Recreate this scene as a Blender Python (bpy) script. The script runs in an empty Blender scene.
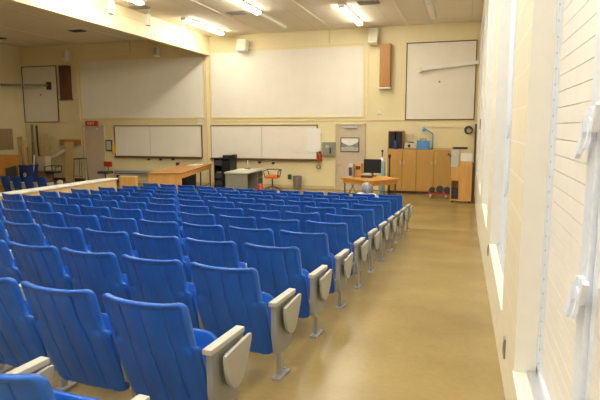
import bpy, bmesh, math, random
from mathutils import Vector, Matrix
random.seed(4)
R = math.radians
col = bpy.context.scene.collection
scn = bpy.context.scene

# ------------------------------------------------------------------ camera
cam_d = bpy.data.cameras.new('camera')
cam = bpy.data.objects.new('camera', cam_d)
col.objects.link(cam)
cam_d.sensor_width = 36.0
cam_d.lens = 541.1 / 600 * 36.0
cam_d.clip_start = 0.02
cam_d.clip_end = 200
_F = Vector((-0.2915, 0.9474, -0.1321)).normalized()
_Rr = Vector((0.956, 0.294, -0.002)); _Rr = (_Rr - _F * _Rr.dot(_F)).normalized()
_U = _Rr.cross(_F)
cam.matrix_world = Matrix(((_Rr.x, _U.x, -_F.x, 0), (_Rr.y, _U.y, -_F.y, 0), (_Rr.z, _U.z, -_F.z, 1.485), (0, 0, 0, 1)))
scn.camera = cam

# ------------------------------------------------------------------ world, exposure
scn.view_settings.view_transform = 'Standard'
scn.view_settings.look = 'None'
scn.view_settings.gamma = 1
scn.view_settings.use_curve_mapping = False
scn.view_settings.exposure = 1.95
w = bpy.data.worlds.new('daylight'); scn.world = w; w.use_nodes = True
w.node_tree.nodes['Background'].inputs[0].default_value = (0.75, 0.86, 1.0, 1)
w.node_tree.nodes['Background'].inputs[1].default_value = 1.0
LAMP = 14.0                       # strength of every lit tube
LAMP_COL = (0.98, 0.95, 0.83)

# ------------------------------------------------------------------ materials
def mat(name, rgb, rough=0.6, metal=0.0, var=0.06, scale=8.0, stretch=(1, 1, 1), bump=0.0, spec=0.5, coat=0.0):
    m = bpy.data.materials.new(name); m.use_nodes = True
    nt = m.node_tree; b = nt.nodes['Principled BSDF']
    b.inputs['Roughness'].default_value = rough
    b.inputs['Metallic'].default_value = metal
    b.inputs['Specular IOR Level'].default_value = spec
    b.inputs['Coat Weight'].default_value = coat
    tc = nt.nodes.new('ShaderNodeTexCoord'); mp = nt.nodes.new('ShaderNodeMapping')
    mp.inputs['Scale'].default_value = stretch
    nz = nt.nodes.new('ShaderNodeTexNoise'); nz.inputs['Scale'].default_value = scale; nz.inputs['Detail'].default_value = 4
    rp = nt.nodes.new('ShaderNodeValToRGB')
    rp.color_ramp.elements[0].position = 0.3; rp.color_ramp.elements[1].position = 0.7
    lo = [max(0, c * (1 - var)) for c in rgb]; hi = [min(1, c * (1 + var)) for c in rgb]
    rp.color_ramp.elements[0].color = (*lo, 1); rp.color_ramp.elements[1].color = (*hi, 1)
    L = nt.links.new
    L(tc.outputs['Object'], mp.inputs['Vector']); L(mp.outputs['Vector'], nz.inputs['Vector'])
    L(nz.outputs['Fac'], rp.inputs['Fac']); L(rp.outputs['Color'], b.inputs['Base Color'])
    if bump:
        bp = nt.nodes.new('ShaderNodeBump'); bp.inputs['Strength'].default_value = bump; bp.inputs['Distance'].default_value = 0.01
        L(nz.outputs['Fac'], bp.inputs['Height']); L(bp.outputs['Normal'], b.inputs['Normal'])
    return m

def emit(name, rgb, s):
    m = bpy.data.materials.new(name); m.use_nodes = True
    nt = m.node_tree; nt.nodes.remove(nt.nodes['Principled BSDF'])
    e = nt.nodes.new('ShaderNodeEmission'); e.inputs[0].default_value = (*rgb, 1); e.inputs[1].default_value = s
    nt.links.new(e.outputs[0], nt.nodes['Material Output'].inputs[0])
    return m

def brickmat(name, rgb, mortar, bw, bh, axes, rough=0.7, msize=0.006, var=0.03, off=0.5, bump=0.4):
    """surface divided by joints: axes picks which object axes run across and up"""
    m = bpy.data.materials.new(name); m.use_nodes = True
    nt = m.node_tree; b = nt.nodes['Principled BSDF']; b.inputs['Roughness'].default_value = rough
    tc = nt.nodes.new('ShaderNodeTexCoord'); sp = nt.nodes.new('ShaderNodeSeparateXYZ'); cb = nt.nodes.new('ShaderNodeCombineXYZ')
    br = nt.nodes.new('ShaderNodeTexBrick')
    L = nt.links.new
    L(tc.outputs['Object'], sp.inputs[0]); L(sp.outputs[axes[0]], cb.inputs[0]); L(sp.outputs[axes[1]], cb.inputs[1]); L(cb.outputs[0], br.inputs['Vector'])
    br.inputs['Scale'].default_value = 1; br.inputs['Brick Width'].default_value = bw; br.inputs['Row Height'].default_value = bh
    br.inputs['Mortar Size'].default_value = msize; br.inputs['Mortar Smooth'].default_value = 0.3
    br.offset = off
    br.inputs['Color1'].default_value = (*[c * (1 - var) for c in rgb], 1); br.inputs['Color2'].default_value = (*[min(1, c * (1 + var)) for c in rgb], 1)
    br.inputs['Mortar'].default_value = (*mortar, 1)
    L(br.outputs['Color'], b.inputs['Base Color'])
    bp = nt.nodes.new('ShaderNodeBump'); bp.inputs['Strength'].default_value = bump; bp.inputs['Distance'].default_value = 0.004; bp.invert = True
    L(br.outputs['Fac'], bp.inputs['Height']); L(bp.outputs['Normal'], b.inputs['Normal'])
    return m

M = {}
M['wall'] = mat('cream_paint', (0.80, 0.69, 0.41), 0.7, var=0.03, scale=1.5)
M['trimpaint'] = mat('cream_trim_paint', (0.83, 0.70, 0.42), 0.5, var=0.02)
M['screen'] = mat('screen_cloth', (0.82, 0.77, 0.66), 0.8, var=0.02, scale=2)
M['white'] = mat('whiteboard_surface', (0.84, 0.79, 0.69), 0.35, var=0.02, scale=2)
M['ceil'] = brickmat('ceiling_panels', (0.80, 0.73, 0.58), (0.66, 0.59, 0.44), 1.3, 1.22, (0, 1), 0.85, 0.012, 0.02, 0.0, 0.2)
M['ceilstrip'] = mat('ceiling_strip', (0.85, 0.79, 0.64), 0.5, var=0.02)
M['block'] = brickmat('painted_block', (0.80, 0.72, 0.55), (0.86, 0.80, 0.66), 0.4, 0.2, (1, 2), 0.6, 0.008, 0.015)
M['reveal'] = mat('reveal_paint', (0.82, 0.80, 0.75), 0.6, var=0.02)  # reveal, sill and louvre paint whitened in place of daylight
M['sill'] = mat('sill_paint', (0.82, 0.80, 0.70), 0.5, var=0.02)
M['louver'] = mat('louver_paint', (0.85, 0.82, 0.78), 0.5, var=0.02)
M['frame'] = mat('window_frame_white', (0.76, 0.83, 0.97), 0.35, var=0.04, scale=40)  # bluish tint stands in for daylight leaking past the louvres
M['alu'] = mat('aluminium', (0.62, 0.63, 0.66), 0.4, 0.6, var=0.05)
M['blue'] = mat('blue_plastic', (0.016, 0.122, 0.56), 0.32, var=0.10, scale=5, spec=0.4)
M['blue_shaded'] = mat('blue_plastic_shaded', (0.014, 0.065, 0.32), 0.4, var=0.10, scale=5)  # seat plastic darkened, shade of the unlit block put into the colour
M['arm'] = mat('armrest_laminate', (0.47, 0.455, 0.405), 0.45, var=0.04)
M['panel'] = mat('grey_painted_metal', (0.28, 0.285, 0.28), 0.5, 0.0, var=0.05)
M['tab'] = mat('tablet_laminate', (0.38, 0.375, 0.35), 0.45, var=0.03)
M['steel'] = mat('leg_steel', (0.42, 0.42, 0.42), 0.35, 0.5, var=0.08)
M['screw'] = mat('screw_dark', (0.05, 0.05, 0.06), 0.4, 0.6)
M['maple'] = mat('maple_wood', (0.66, 0.36, 0.10), 0.45, var=0.10, scale=3, stretch=(6, 6, 0.6))
M['cab'] = mat('cabinet_wood', (0.55, 0.31, 0.08), 0.4, var=0.07, scale=3, stretch=(6, 6, 0.5))
M['orange'] = mat('orange_wood', (0.66, 0.31, 0.065), 0.35, var=0.10, scale=3, stretch=(1, 8, 8))
M['brown'] = mat('dark_brown_wood', (0.10, 0.045, 0.02), 0.45, var=0.15, scale=4, stretch=(6, 6, 0.5))
M['frame_brown'] = mat('whiteboard_frame_wood', (0.22, 0.11, 0.035), 0.5, var=0.1)
M['cork'] = mat('cork', (0.34, 0.25, 0.12), 0.8, var=0.1, scale=30)
M['oak'] = mat('speaker_oak', (0.42, 0.20, 0.05), 0.5, var=0.12, scale=4, stretch=(8, 8, 0.5))
M['red_oak'] = mat('reddish_speaker_wood', (0.12, 0.045, 0.02), 0.5, var=0.12, scale=4, stretch=(8, 8, 0.5))
M['palewood'] = mat('pale_plywood', (0.66, 0.48, 0.22), 0.6, var=0.08, scale=3, stretch=(6, 6, 0.5))
M['black'] = mat('black_plastic', (0.012, 0.012, 0.014), 0.4, var=0.2)
M['dark'] = mat('dark_grey', (0.05, 0.05, 0.055), 0.5, var=0.2)
M['grey'] = mat('grey_steel_paint', (0.27, 0.26, 0.21), 0.5, var=0.05)
M['lgrey'] = mat('light_grey_laminate', (0.52, 0.50, 0.42), 0.4, var=0.04)
M['white_p'] = mat('white_plastic', (0.80, 0.78, 0.72), 0.4, var=0.03)
M['teal'] = mat('pale_teal', (0.35, 0.50, 0.48), 0.25, var=0.1)
M['red'] = mat('red_paint', (0.50, 0.03, 0.02), 0.35, var=0.1)
M['orangefab'] = mat('orange_fabric', (0.75, 0.16, 0.03), 0.8, var=0.1, scale=20)
M['yellow'] = mat('yellow_plastic', (0.75, 0.50, 0.08), 0.5)
M['bin'] = mat('bin_blue', (0.012, 0.035, 0.20), 0.4)
M['lblue'] = mat('light_blue_paint', (0.10, 0.30, 0.62), 0.4)
M['beige'] = mat('beige_plastic', (0.62, 0.54, 0.38), 0.5)
M['door'] = mat('door_paint', (0.60, 0.49, 0.36), 0.5, var=0.03)
M['doorframe'] = mat('door_frame_paint', (0.62, 0.50, 0.30), 0.5, var=0.03)
M['cardboard'] = mat('cardboard', (0.36, 0.20, 0.08), 0.8)
M['skin'] = mat('skin', (0.50, 0.28, 0.18), 0.5)
M['hair'] = mat('grey_hair', (0.32, 0.32, 0.36), 0.8, var=0.25, scale=60, bump=0.5)
M['shirt'] = mat('white_shirt', (0.72, 0.72, 0.74), 0.8)
M['trouser'] = mat('dark_trousers', (0.03, 0.03, 0.05), 0.8)
M['lamp'] = emit('lit_tube', LAMP_COL, LAMP)
M['paper'] = mat('paper', (0.85, 0.83, 0.78), 0.7, var=0.01)

# floor: waxed concrete with stains
def floor_material():
    m = bpy.data.materials.new('waxed_floor'); m.use_nodes = True
    nt = m.node_tree; b = nt.nodes['Principled BSDF']; L = nt.links.new
    tc = nt.nodes.new('ShaderNodeTexCoord')
    n1 = nt.nodes.new('ShaderNodeTexNoise'); n1.inputs['Scale'].default_value = 1.1; n1.inputs['Detail'].default_value = 4; n1.inputs['Roughness'].default_value = 0.5
    n2 = nt.nodes.new('ShaderNodeTexNoise'); n2.inputs['Scale'].default_value = 22; n2.inputs['Detail'].default_value = 5
    L(tc.outputs['Object'], n1.inputs['Vector']); L(tc.outputs['Object'], n2.inputs['Vector'])
    mx = nt.nodes.new('ShaderNodeMath'); mx.operation = 'MULTIPLY_ADD'; mx.inputs[1].default_value = 0.3
    L(n2.outputs['Fac'], mx.inputs[0]); L(n1.outputs['Fac'], mx.inputs[2])
    rp = nt.nodes.new('ShaderNodeValToRGB')
    rp.color_ramp.elements[0].position = 0.4; rp.color_ramp.elements[0].color = (0.255, 0.178, 0.056, 1)
    rp.color_ramp.elements[1].position = 0.9; rp.color_ramp.elements[1].color = (0.355, 0.258, 0.095, 1)
    L(mx.outputs[0], rp.inputs['Fac']); L(rp.outputs['Color'], b.inputs['Base Color'])
    r2 = nt.nodes.new('ShaderNodeMapRange'); r2.inputs['To Min'].default_value = 0.20; r2.inputs['To Max'].default_value = 0.34
    b.inputs['Roughness'].default_value = 0.27
    bp = nt.nodes.new('ShaderNodeBump'); bp.inputs['Strength'].default_value = 0.03; bp.inputs['Distance'].default_value = 0.004
    return m
M['floor'] = floor_material()

# ------------------------------------------------------------------ helpers
class MB:
    def __init__(self): self.bm = bmesh.new()
    def box(self, x0, x1, y0, y1, z0, z1, bev=0.0, rot=None, piv=None):
        r = bmesh.ops.create_cube(self.bm, size=1.0)
        vs = r['verts']
        for v in vs:
            v.co = Vector(((x0 + x1) / 2 + v.co.x * (x1 - x0), (y0 + y1) / 2 + v.co.y * (y1 - y0), (z0 + z1) / 2 + v.co.z * (z1 - z0)))
        if bev:
            es = list({e for v in vs for e in v.link_edges})
            g = bmesh.ops.bevel(self.bm, geom=es, offset=bev, segments=2, affect='EDGES', profile=0.6)
            vs = list({v for f in g['faces'] for v in f.verts} | {v for v in vs if v.is_valid})
        if rot is not None:
            p = Vector(piv) if piv else Vector(((x0 + x1) / 2, (y0 + y1) / 2, (z0 + z1) / 2))
            bmesh.ops.rotate(self.bm, verts=vs, cent=p, matrix=rot)
        return self
    def tube(self, p0, p1, r0, r1=None, n=12, cap=True):
        p0 = Vector(p0); p1 = Vector(p1); r1 = r0 if r1 is None else r1
        d = p1 - p0; q = d.to_track_quat('Z', 'Y').to_matrix()
        a = [self.bm.verts.new(p0 + q @ Vector((r0 * math.cos(2 * math.pi * i / n), r0 * math.sin(2 * math.pi * i / n), 0))) for i in range(n)]
        b = [self.bm.verts.new(p1 + q @ Vector((r1 * math.cos(2 * math.pi * i / n), r1 * math.sin(2 * math.pi * i / n), 0))) for i in range(n)]
        for i in range(n):
            f = self.bm.faces.new((a[i], a[(i + 1) % n], b[(i + 1) % n], b[i])); f.smooth = True
        if cap:
            self.bm.faces.new(a[::-1]); self.bm.faces.new(b)
        return self
    def path(self, pts, r, n=8):
        for i in range(len(pts) - 1): self.tube(pts[i], pts[i + 1], r, n=n)
        for p in pts[1:-1]: self.ball(p, r, r, r, 8, 6)
        return self
    def lathe(self, cx, cy, prof, n=20):
        rings = []
        for (r, z) in prof:
            rings.append([self.bm.verts.new((cx + r * math.cos(2 * math.pi * i / n), cy + r * math.sin(2 * math.pi * i / n), z)) for i in range(n)])
        for k in range(len(rings) - 1):
            for i in range(n):
                f = self.bm.faces.new((rings[k][i], rings[k][(i + 1) % n], rings[k + 1][(i + 1) % n], rings[k + 1][i])); f.smooth = True
        self.bm.faces.new(rings[0][::-1]); self.bm.faces.new(rings[-1])
        return self
    def ball(self, c, rx, ry, rz, u=16, v=10):
        r = bmesh.ops.create_uvsphere(self.bm, u_segments=u, v_segments=v, radius=1)
        for q in r['verts']:
            q.co = Vector((c[0] + q.co.x * rx, c[1] + q.co.y * ry, c[2] + q.co.z * rz))
            for f in q.link_faces: f.smooth = True
        return self
    def prism(self, pts, axis, a, b):
        """outline pts (2-D) pushed along axis from a to b; axis 0: pts are (y,z); 1: (x,z); 2: (x,y)"""
        def mk(p, t):
            return (t, p[0], p[1]) if axis == 0 else ((p[0], t, p[1]) if axis == 1 else (p[0], p[1], t))
        A = [self.bm.verts.new(mk(p, a)) for p in pts]; B = [self.bm.verts.new(mk(p, b)) for p in pts]
        n = len(pts)
        for i in range(n): self.bm.faces.new((A[i], A[(i + 1) % n], B[(i + 1) % n], B[i]))
        self.bm.faces.new(A[::-1]); self.bm.faces.new(B)
        return self
    def quad(self, pts):
        self.bm.faces.new([self.bm.verts.new(p) for p in pts]); return self
    def ring(self, c, Rr_, r, axis='Y', n=24, m=8):
        q = {'Y': Matrix.Rotation(R(90), 3, 'X'), 'X': Matrix.Rotation(R(90), 3, 'Y'), 'Z': Matrix.Identity(3)}[axis]
        V = [[self.bm.verts.new(Vector(c) + q @ Vector(((Rr_ + r * math.cos(2 * math.pi * j / m)) * math.cos(2 * math.pi * i / n), (Rr_ + r * math.cos(2 * math.pi * j / m)) * math.sin(2 * math.pi * i / n), r * math.sin(2 * math.pi * j / m)))) for j in range(m)] for i in range(n)]
        for i in range(n):
            for j in range(m):
                f = self.bm.faces.new((V[i][j], V[(i + 1) % n][j], V[(i + 1) % n][(j + 1) % m], V[i][(j + 1) % m])); f.smooth = True
        return self
    def build(self, name, material, parent=None, origin=None):
        bmesh.ops.recalc_face_normals(self.bm, faces=self.bm.faces)
        if origin is not None:
            bmesh.ops.translate(self.bm, verts=self.bm.verts, vec=-Vector(origin))
        me = bpy.data.meshes.new(name); self.bm.to_mesh(me); self.bm.free()
        me.materials.append(material)
        o = bpy.data.objects.new(name, me); col.objects.link(o)
        if origin is not None: o.location = origin
        if parent: o.parent = parent
        return o

def tag(o, label, cat, group=None, kind=None):
    o['label'] = label; o['category'] = cat
    if group: o['group'] = group
    if kind: o['kind'] = kind
    return o
def empty(name, loc=(0, 0, 0), rz=0):
    o = bpy.data.objects.new(name, None); o.empty_display_size = 0.1; col.objects.link(o); o.location = loc; o.rotation_euler = (0, 0, rz); return o
def st(o):
    o['kind'] = 'structure'; return o
def kids(o): return [c for c in bpy.data.objects if c.parent == o]
def copy_tree(o, parent=None):
    c = o.copy(); col.objects.link(c)
    if parent: c.parent = parent
    for ch in kids(o): copy_tree(ch, c)
    return c

SL = 0.06189; YE = 12.05; ZF = -0.745; YB = 19.2; XR = 0.29; XL = -18.4; ZC = 4.92; YN = -10.0
def fz(y): return -SL * y if y < YE else ZF

# ------------------------------------------------------------------ the room
f = MB()
for (a, b) in ((YN, YE), (YE, YB + .2)):
    za, zb = (fz(a), fz(b - 1e-6)) if a < YE - 1 else (ZF, ZF)
    f.bm.faces.new([f.bm.verts.new(p) for p in ((XL - .2, a, za), (XR + .4, a, za), (XR + .4, b, zb if b > YE else ZF), (XL - .2, b, zb if b > YE else ZF))])
bmesh.ops.remove_doubles(f.bm, verts=f.bm.verts, dist=.005)
ex = bmesh.ops.extrude_face_region(f.bm, geom=f.bm.faces[:])
for v in ex['geom']:
    if isinstance(v, bmesh.types.BMVert): v.co.z -= 0.25
st(f.build('floor', M['floor']))
# joint where the slope ends
st(MB().box(-9.2, XR, YE - .012, YE + .012, ZF - .004, ZF + .003).build('trim_1', M['brown']))

st(MB().box(XL - .2, XR + .4, YN, YB + .2, ZC, ZC + .15).build('ceiling', M['ceil'], origin=(0, 0, ZC)))
n = 2
for x in (-7.27, -4.68, -2.07, -12.8, -15.3, -17.8):
    st(MB().box(x - .025, x + .025, YN, YB - .01, ZC - .012, ZC).build('trim_%d' % n, M['ceilstrip'])); n += 1

# back wall with its doors' rough openings left solid behind the closed doors
st(MB().box(XL - .2, XR + .4, YB, YB + .2, ZF - .2, ZC).build('wall_back', M['wall']))
st(MB().box(XL - .2, XL, YN, YB, ZF - .2, ZC).build('wall_left', M['wall']))
st(MB().box(XL - .2, XR + .4, YN - .2, YN, -.5, ZC).build('wall_near', M['wall']))
# beam along the hall and the face board under it
b = MB().box(-9.64, -9.50, YN, YB - .002, 4.22, ZC)
b.box(-9.50, -9.47, YN, YB - .002, 4.22, 4.34).box(-9.50, -9.48, YN, YB - .002, 4.66, 4.70)
st(b.build('trim_%d' % n, M['trimpaint'])); n += 1
# back wall mouldings: rail at 1.8, battens, pilaster between the two screens
def wt(x0, x1, z0, z1, d=.03, m='trimpaint'):
    global n
    st(MB().box(x0, x1, YB - d, YB - .001, z0, z1, .004).build('trim_%d' % n, M[m])); n += 1
wt(XL, XR, 1.735, 1.795, .03)
wt(-9.72, -9.50, ZF, 4.22, .05)
wt(-9.67, -9.655, ZF, 4.21, .065, 'doorframe')
wt(-15.5, -3.40, 4.40, 4.47, .035)
wt(-4.82, -4.79, 4.47, ZC, .02, 'doorframe')
wt(-13.0, -12.97, 4.47, ZC, .02, 'doorframe')
wt(-3.50, -3.40, 1.80, 4.42, .035)
wt(-15.6, -15.5, 1.80, 4.47, .035)
st(MB().box(XL, -15.40, YB - .02, YB - .001, ZF, ZF + .12).build('baseboard_left', M['brown']))
st(MB().box(-14.3, -4.6, YB - .02, YB - .001, ZF, ZF + .12).build('baseboard_back', M['doorframe']))

# right wall: block piers, sills, windows with louvres
WIN = [(-2.75, -.40), (.65, 3.00), (4.04, 6.38), (7.46, 9.80), (10.88, 13.20), (14.28, 16.60)]
SZ = 0.18
prev = YN; rw = MB()
def wallbit(mb, a, b, z0, z1): mb.box(XR, XR + .30, a, b, z0, z1)
for (a, b) in WIN:
    wallbit(rw, prev, a, -1.2, ZC)
    prev = b
wallbit(rw, prev, YB + .2, -1.2, ZC)
for (a, b) in WIN:
    wallbit(rw, a, b, -1.2, SZ - .02); wallbit(rw, a, b, 4.3, ZC)
st(rw.build('wall_right', M['block']))
# plastered reveals
for i, (a, b) in enumerate(WIN):
    r = MB().box(XR - .004, XR + .16, b - .012, b + .001, SZ, 4.3).box(XR - .004, XR + .16, a - .001, a + .012, SZ, 4.3).box(XR - .004, XR + .16, a, b, 4.29, 4.302)
    st(r.build('trim_%d' % n, M['reveal'])); n += 1
    s = MB().box(XR - .012, XR + .19, a + .001, b - .001, SZ - .03, SZ, .004)
    st(s.build('trim_%d' % n, M['sill'])); n += 1
    wn = i + 1
    W = st(MB().box(XR + .24, XR + .25, a + .02, b - .02, SZ, 4.29).build('window_%d' % wn, M['louver']))
    # aluminium outer frame
    X0, X1 = XR + .105, XR + .15
    fr = MB()
    fr.box(X0, X1, b - .075, b - .012, SZ, 4.29, .003).box(X0, X1, a + .012, a + .075, SZ, 4.29, .003)
    fr.box(X0, X1, a + .012, b - .012, SZ, SZ + .05, .003).box(X0, X1, a + .012, b - .012, 4.24, 4.29, .003)
    m1 = a + (b - a) * .55
    fr.box(X0 - .012, X1, m1 - .06, m1 + .06, SZ, 4.29, .004)
    # inner channels that carry the louvre clips
    for yy in (b - .095, m1 + .065, m1 - .085, a + .08):
        fr.box(X0 + .004, X1 - .006, yy, yy + .016, SZ + .05, 4.24, .002)
    fr.build('window_frame', M['frame'], W)
    if i == 2: MB().box(X0 - .004, X0 + .01, b - .70, b - .075, SZ + .05, 4.24, .002).build('added_white_panel', M['frame'], W)  # added white panel imitating brightly lit louvres at a grazing view
    ft = MB().box(XR + .06, X0, a + .013, b - .013, SZ, SZ + .018, .002)
    ft.build('track', M['alu'], W)
    # closed louvre blades, slightly lapped
    for (c, d) in ((m1 + .081, b - .095), (a + .096, m1 - .085)):
        lv = MB(); z = SZ + .055; p = .0745
        while z + p < 4.24:
            lv.prism([(X0 + .016, z + .004), (X0 + .022, z + .004), (X0 + .022, z + p), (X0 + .016, z + p)], 1, c, d)
            z += p
        lv.build('louvers', M['louver'], W)
    if i < 4:
        cl = MB(); z = SZ + .09
        while z < 4.2:
            for yy in (b - .092, m1 + .062): cl.box(X0 - .002, X0 + .006, yy, yy + .006, z, z + .010)
            z += .0745
        cl.build('louver_clips', M['alu'], W)
    for (hy, hz) in ((m1 - .035, 1.50), (m1 - .02, .95)):
        h = MB()
        h.box(X0 - .030, X0 - .010, hy - .018, hy + .022, hz - .05, hz + .05, .006)
        h.box(X0 - .038, X0 - .029, hy - .006, hy + .012, hz - .03, hz + .05, .004)
        h.prism([(X0 - .030, hz - .02), (X0 - .030, hz - .05), (X0 - .045, hz - .10), (X0 - .056, hz - .098), (X0 - .054, hz - .085), (X0 - .042, hz - .035), (X0 - .040, hz - .01)], 1, hy + .018, hy + .036)
        h.prism([(X0 - .030, hz - .03), (X0 - .030, hz - .055), (X0 - .042, hz - .085), (X0 - .050, hz - .08), (X0 - .042, hz - .05), (X0 - .038, hz - .02)], 1, hy - .04, hy - .022)
        h.prism([(hy, hz - .02), (hy - .06, hz - .03), (hy - .11, hz + .05), (hy - .09, hz + .06), (hy - .05, hz + .0), (hy, hz + .02)], 0, X0 - .036, X0 - .018)
        h.prism([(hy + .01, hz - .03), (hy + .03, hz - .075), (hy + .12, hz - .12), (hy + .135, hz - .10), (hy + .05, hz - .035), (hy + .02, hz + .02)], 0, X0 - .046, X0 - .030)
        h.build('latch', M['frame'], W)

# ------------------------------------------------------------------ the seats
def grid_shell(us, ds, fx, fback, ffront):
    """closed shell from two (u,d) grids"""
    bm = bmesh.new()
    Bk = [[bm.verts.new(fback(u, d)) for u in us] for d in ds]; Fr = [[bm.verts.new(ffront(u, d)) for u in us] for d in ds]
    nu, nd = len(us), len(ds)
    def q(a, b, c, d_):
        f_ = bm.faces.new((a, b, c, d_)); f_.smooth = True
    for i in range(nd - 1):
        for j in range(nu - 1):
            q(Bk[i][j], Bk[i][j + 1], Bk[i + 1][j + 1], Bk[i + 1][j]); q(Fr[i][j + 1], Fr[i][j], Fr[i + 1][j], Fr[i + 1][j + 1])
    for j in range(nu - 1):
        q(Bk[0][j + 1], Bk[0][j], Fr[0][j], Fr[0][j + 1]); q(Bk[-1][j], Bk[-1][j + 1], Fr[-1][j + 1], Fr[-1][j])
    for i in range(nd - 1):
        q(Bk[i][0], Bk[i + 1][0], Fr[i + 1][0], Fr[i][0]); q(Bk[i + 1][-1], Bk[i][-1], Fr[i][-1], Fr[i + 1][-1])
    return bm

HB = .774; LEN = .70
def back_mesh():
    # d = distance down the back from its top edge; u in -1..1
    us = [-1, -.985, -.955, -.92, -.87, -.83, -.70, -.55, -.515, -.50, -.485, -.45, -.25, -.04, -.015, 0, .015, .04, .25, .45, .485, .50, .515, .55, .70, .83, .87, .92, .955, .985, 1]
    ds = [0, .006, .014, .024, .034, .045, .07, .12, .2, .257, .263, .270, .32, .4, .48, .55, .61, .64, .670, .690, LEN]
    r = .045
    def W(d):
        w_ = .254 - .012 * (d / LEN) + .022 * min(1, max(0, (d - .258) / .012))
        if d < r: w_ -= (r - math.sqrt(max(0, r * r - (r - d) ** 2))) * .85
        e = LEN - d; r2 = .045
        if e < r2: w_ -= (r2 - math.sqrt(max(0, r2 * r2 - (r2 - e) ** 2))) * .9
        return w_
    def base(u, d):
        t = d / LEN
        x = u * W(d)
        y = .045 * abs(x / .25) ** 2.2 * (1 - .3 * t) + .215 * t + .045 * t * t - .012
        z = HB - d * .965 + .010 * abs(u) ** 3 * (1 - t)
        return x, y, z
    def back(u, d):
        x, y, z = base(u, d)
        ex = (1 - abs(u)) * .25
        off = 0
        lipw = .020
        e = min(ex, d)
        if e < lipw + .012: off = -.016 * (1 if e < lipw else (lipw + .012 - e) / .012)
        if e < .006: off *= .35 + .65 * e / .006
        if d > .265 and ex < .045: off = min(off, -.014)
        for g in (-.5, 0, .5):
            if abs(u - g) < .02 and .03 < d < .66: off += .013 * (1 - abs(u - g) / .02)
        return (x, y + off, z)
    def front(u, d):
        x, y, z = base(u, d)
        e = min((1 - abs(u)) * .25, d, LEN - d)
        return (x, y + .014 + (.006 if e < .02 else 0), z - .004)
    bm = grid_shell(us, ds, None, back, front)
    return bm
def seat_mesh():
    us = [-1, -.97, -.9, -.75, -.4, 0, .4, .75, .9, .97, 1]
    ts = [0, .03, .08, .2, .4, .6, .8, .9, .95, .98, 1]
    def W(t):
        w_ = .240
        for e, r in ((1 - t, .30), (t, .10)):
            if e < r: w_ -= .11 * (1 - math.sqrt(max(0, 1 - (1 - e / r) ** 2)))
        return w_
    def P(u, t, o):
        # hinge low at the back, front lip folded up
        y = .285 + .085 * t; z = .215 + .295 * t
        ny, nz = .953, -.30
        return (u * W(t), y + ny * o, z + nz * o)
    def b_(u, t): return P(u, t, -.012 + .012 * abs(u) ** 2)
    def f_(u, t):
        e = min(1 - abs(u), 1 - t, t) ; return P(u, t, .045 - (.02 if e < .04 else 0) + .012 * abs(u) ** 2)
    return grid_shell(us, ts, None, b_, f_)
def from_bm(name, bm, m, parent):
    bmesh.ops.recalc_face_normals(bm, faces=bm.faces)
    me = bpy.data.meshes.new(name); bm.to_mesh(me); bm.free(); me.materials.append(m)
    o = bpy.data.objects.new(name, me); col.objects.link(o); o.parent = parent
    return o

def make_seat(ax, blue, loc=(0, 0, -50), o=0.03, tx=.050):
    """ax: x of the armrest's middle"""
    t = empty('auditorium_seat', loc)
    from_bm('backrest', back_mesh(), blue, t)
    from_bm('seat', seat_mesh(), blue, t)
    # armrest
    a = MB().box(ax - .026, ax + .026, .03 + o, .385 + o, .520, .550, .005)
    a.build('armrest', M['arm'], t)
    # side panel with rounded foot
    pr = [(.055, .523), (.385, .523), (.375, .42), (.345, .30), (.33, .20), (.31, .175), (.12, .165), (.085, .185), (.06, .30)]
    pr = [(a_ + o, b_) for a_, b_ in pr]
    MB().prism(pr, 0, ax - .020, ax + .016).build('side_panel', M['panel'], t)
    MB().box(ax - .018, ax + .014, .135 + o, .185 + o, .004, .19, .004).build('leg', M['steel'], t)
    fp = MB().box(ax - .035, ax + .031, .08 + o, .26 + o, -.012, .008, .004)
    for yy in (.10 + o, .24 + o): fp.tube((ax - .002, yy, .006), (ax - .002, yy, .016), .008, n=8)
    fp.build('foot_plate', M['steel'], t)
    # folded writing tablet: plate with a rounded tail
    tb = [(.10, .495), (.36, .520), (.385, .517), (.383, .49), (.335, .39), (.285, .315), (.25, .292), (.215, .288), (.175, .30), (.13, .345), (.105, .41), (.098, .47)]
    tb = [(a_ + o, b_) for a_, b_ in tb]
    MB().prism(tb, 0, ax + tx, ax + tx + .018).build('writing_tablet', M['tab'], t)
    MB().box(ax + .015, ax + tx + .0005, .17 + o, .28 + o, .43, .48, .003).build('tablet_hinge', M['steel'], t)
    # hinge bar below the back, down to the side panel
    hb = MB().tube((-.20, .285, .24), (ax, .285, .24), .014, n=10)
    hb.build('hinge_bar', M['steel'], t)
    return t
def add_screws(t):
    for sx in (-1, 1):
        for d in (.32, .47):
            tt = d / LEN; w_ = .276 - .012 * tt - .014
            zz = HB - d * .965; yb = .045 * (w_ / .25) ** 2.2 * (1 - .3 * tt) + .235 * tt + .05 * tt * tt - .026
            MB().tube((sx * w_, yb + .006, zz), (sx * w_, yb - .003, zz), .006, n=8).build('screw', M['screw'], t)

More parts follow.
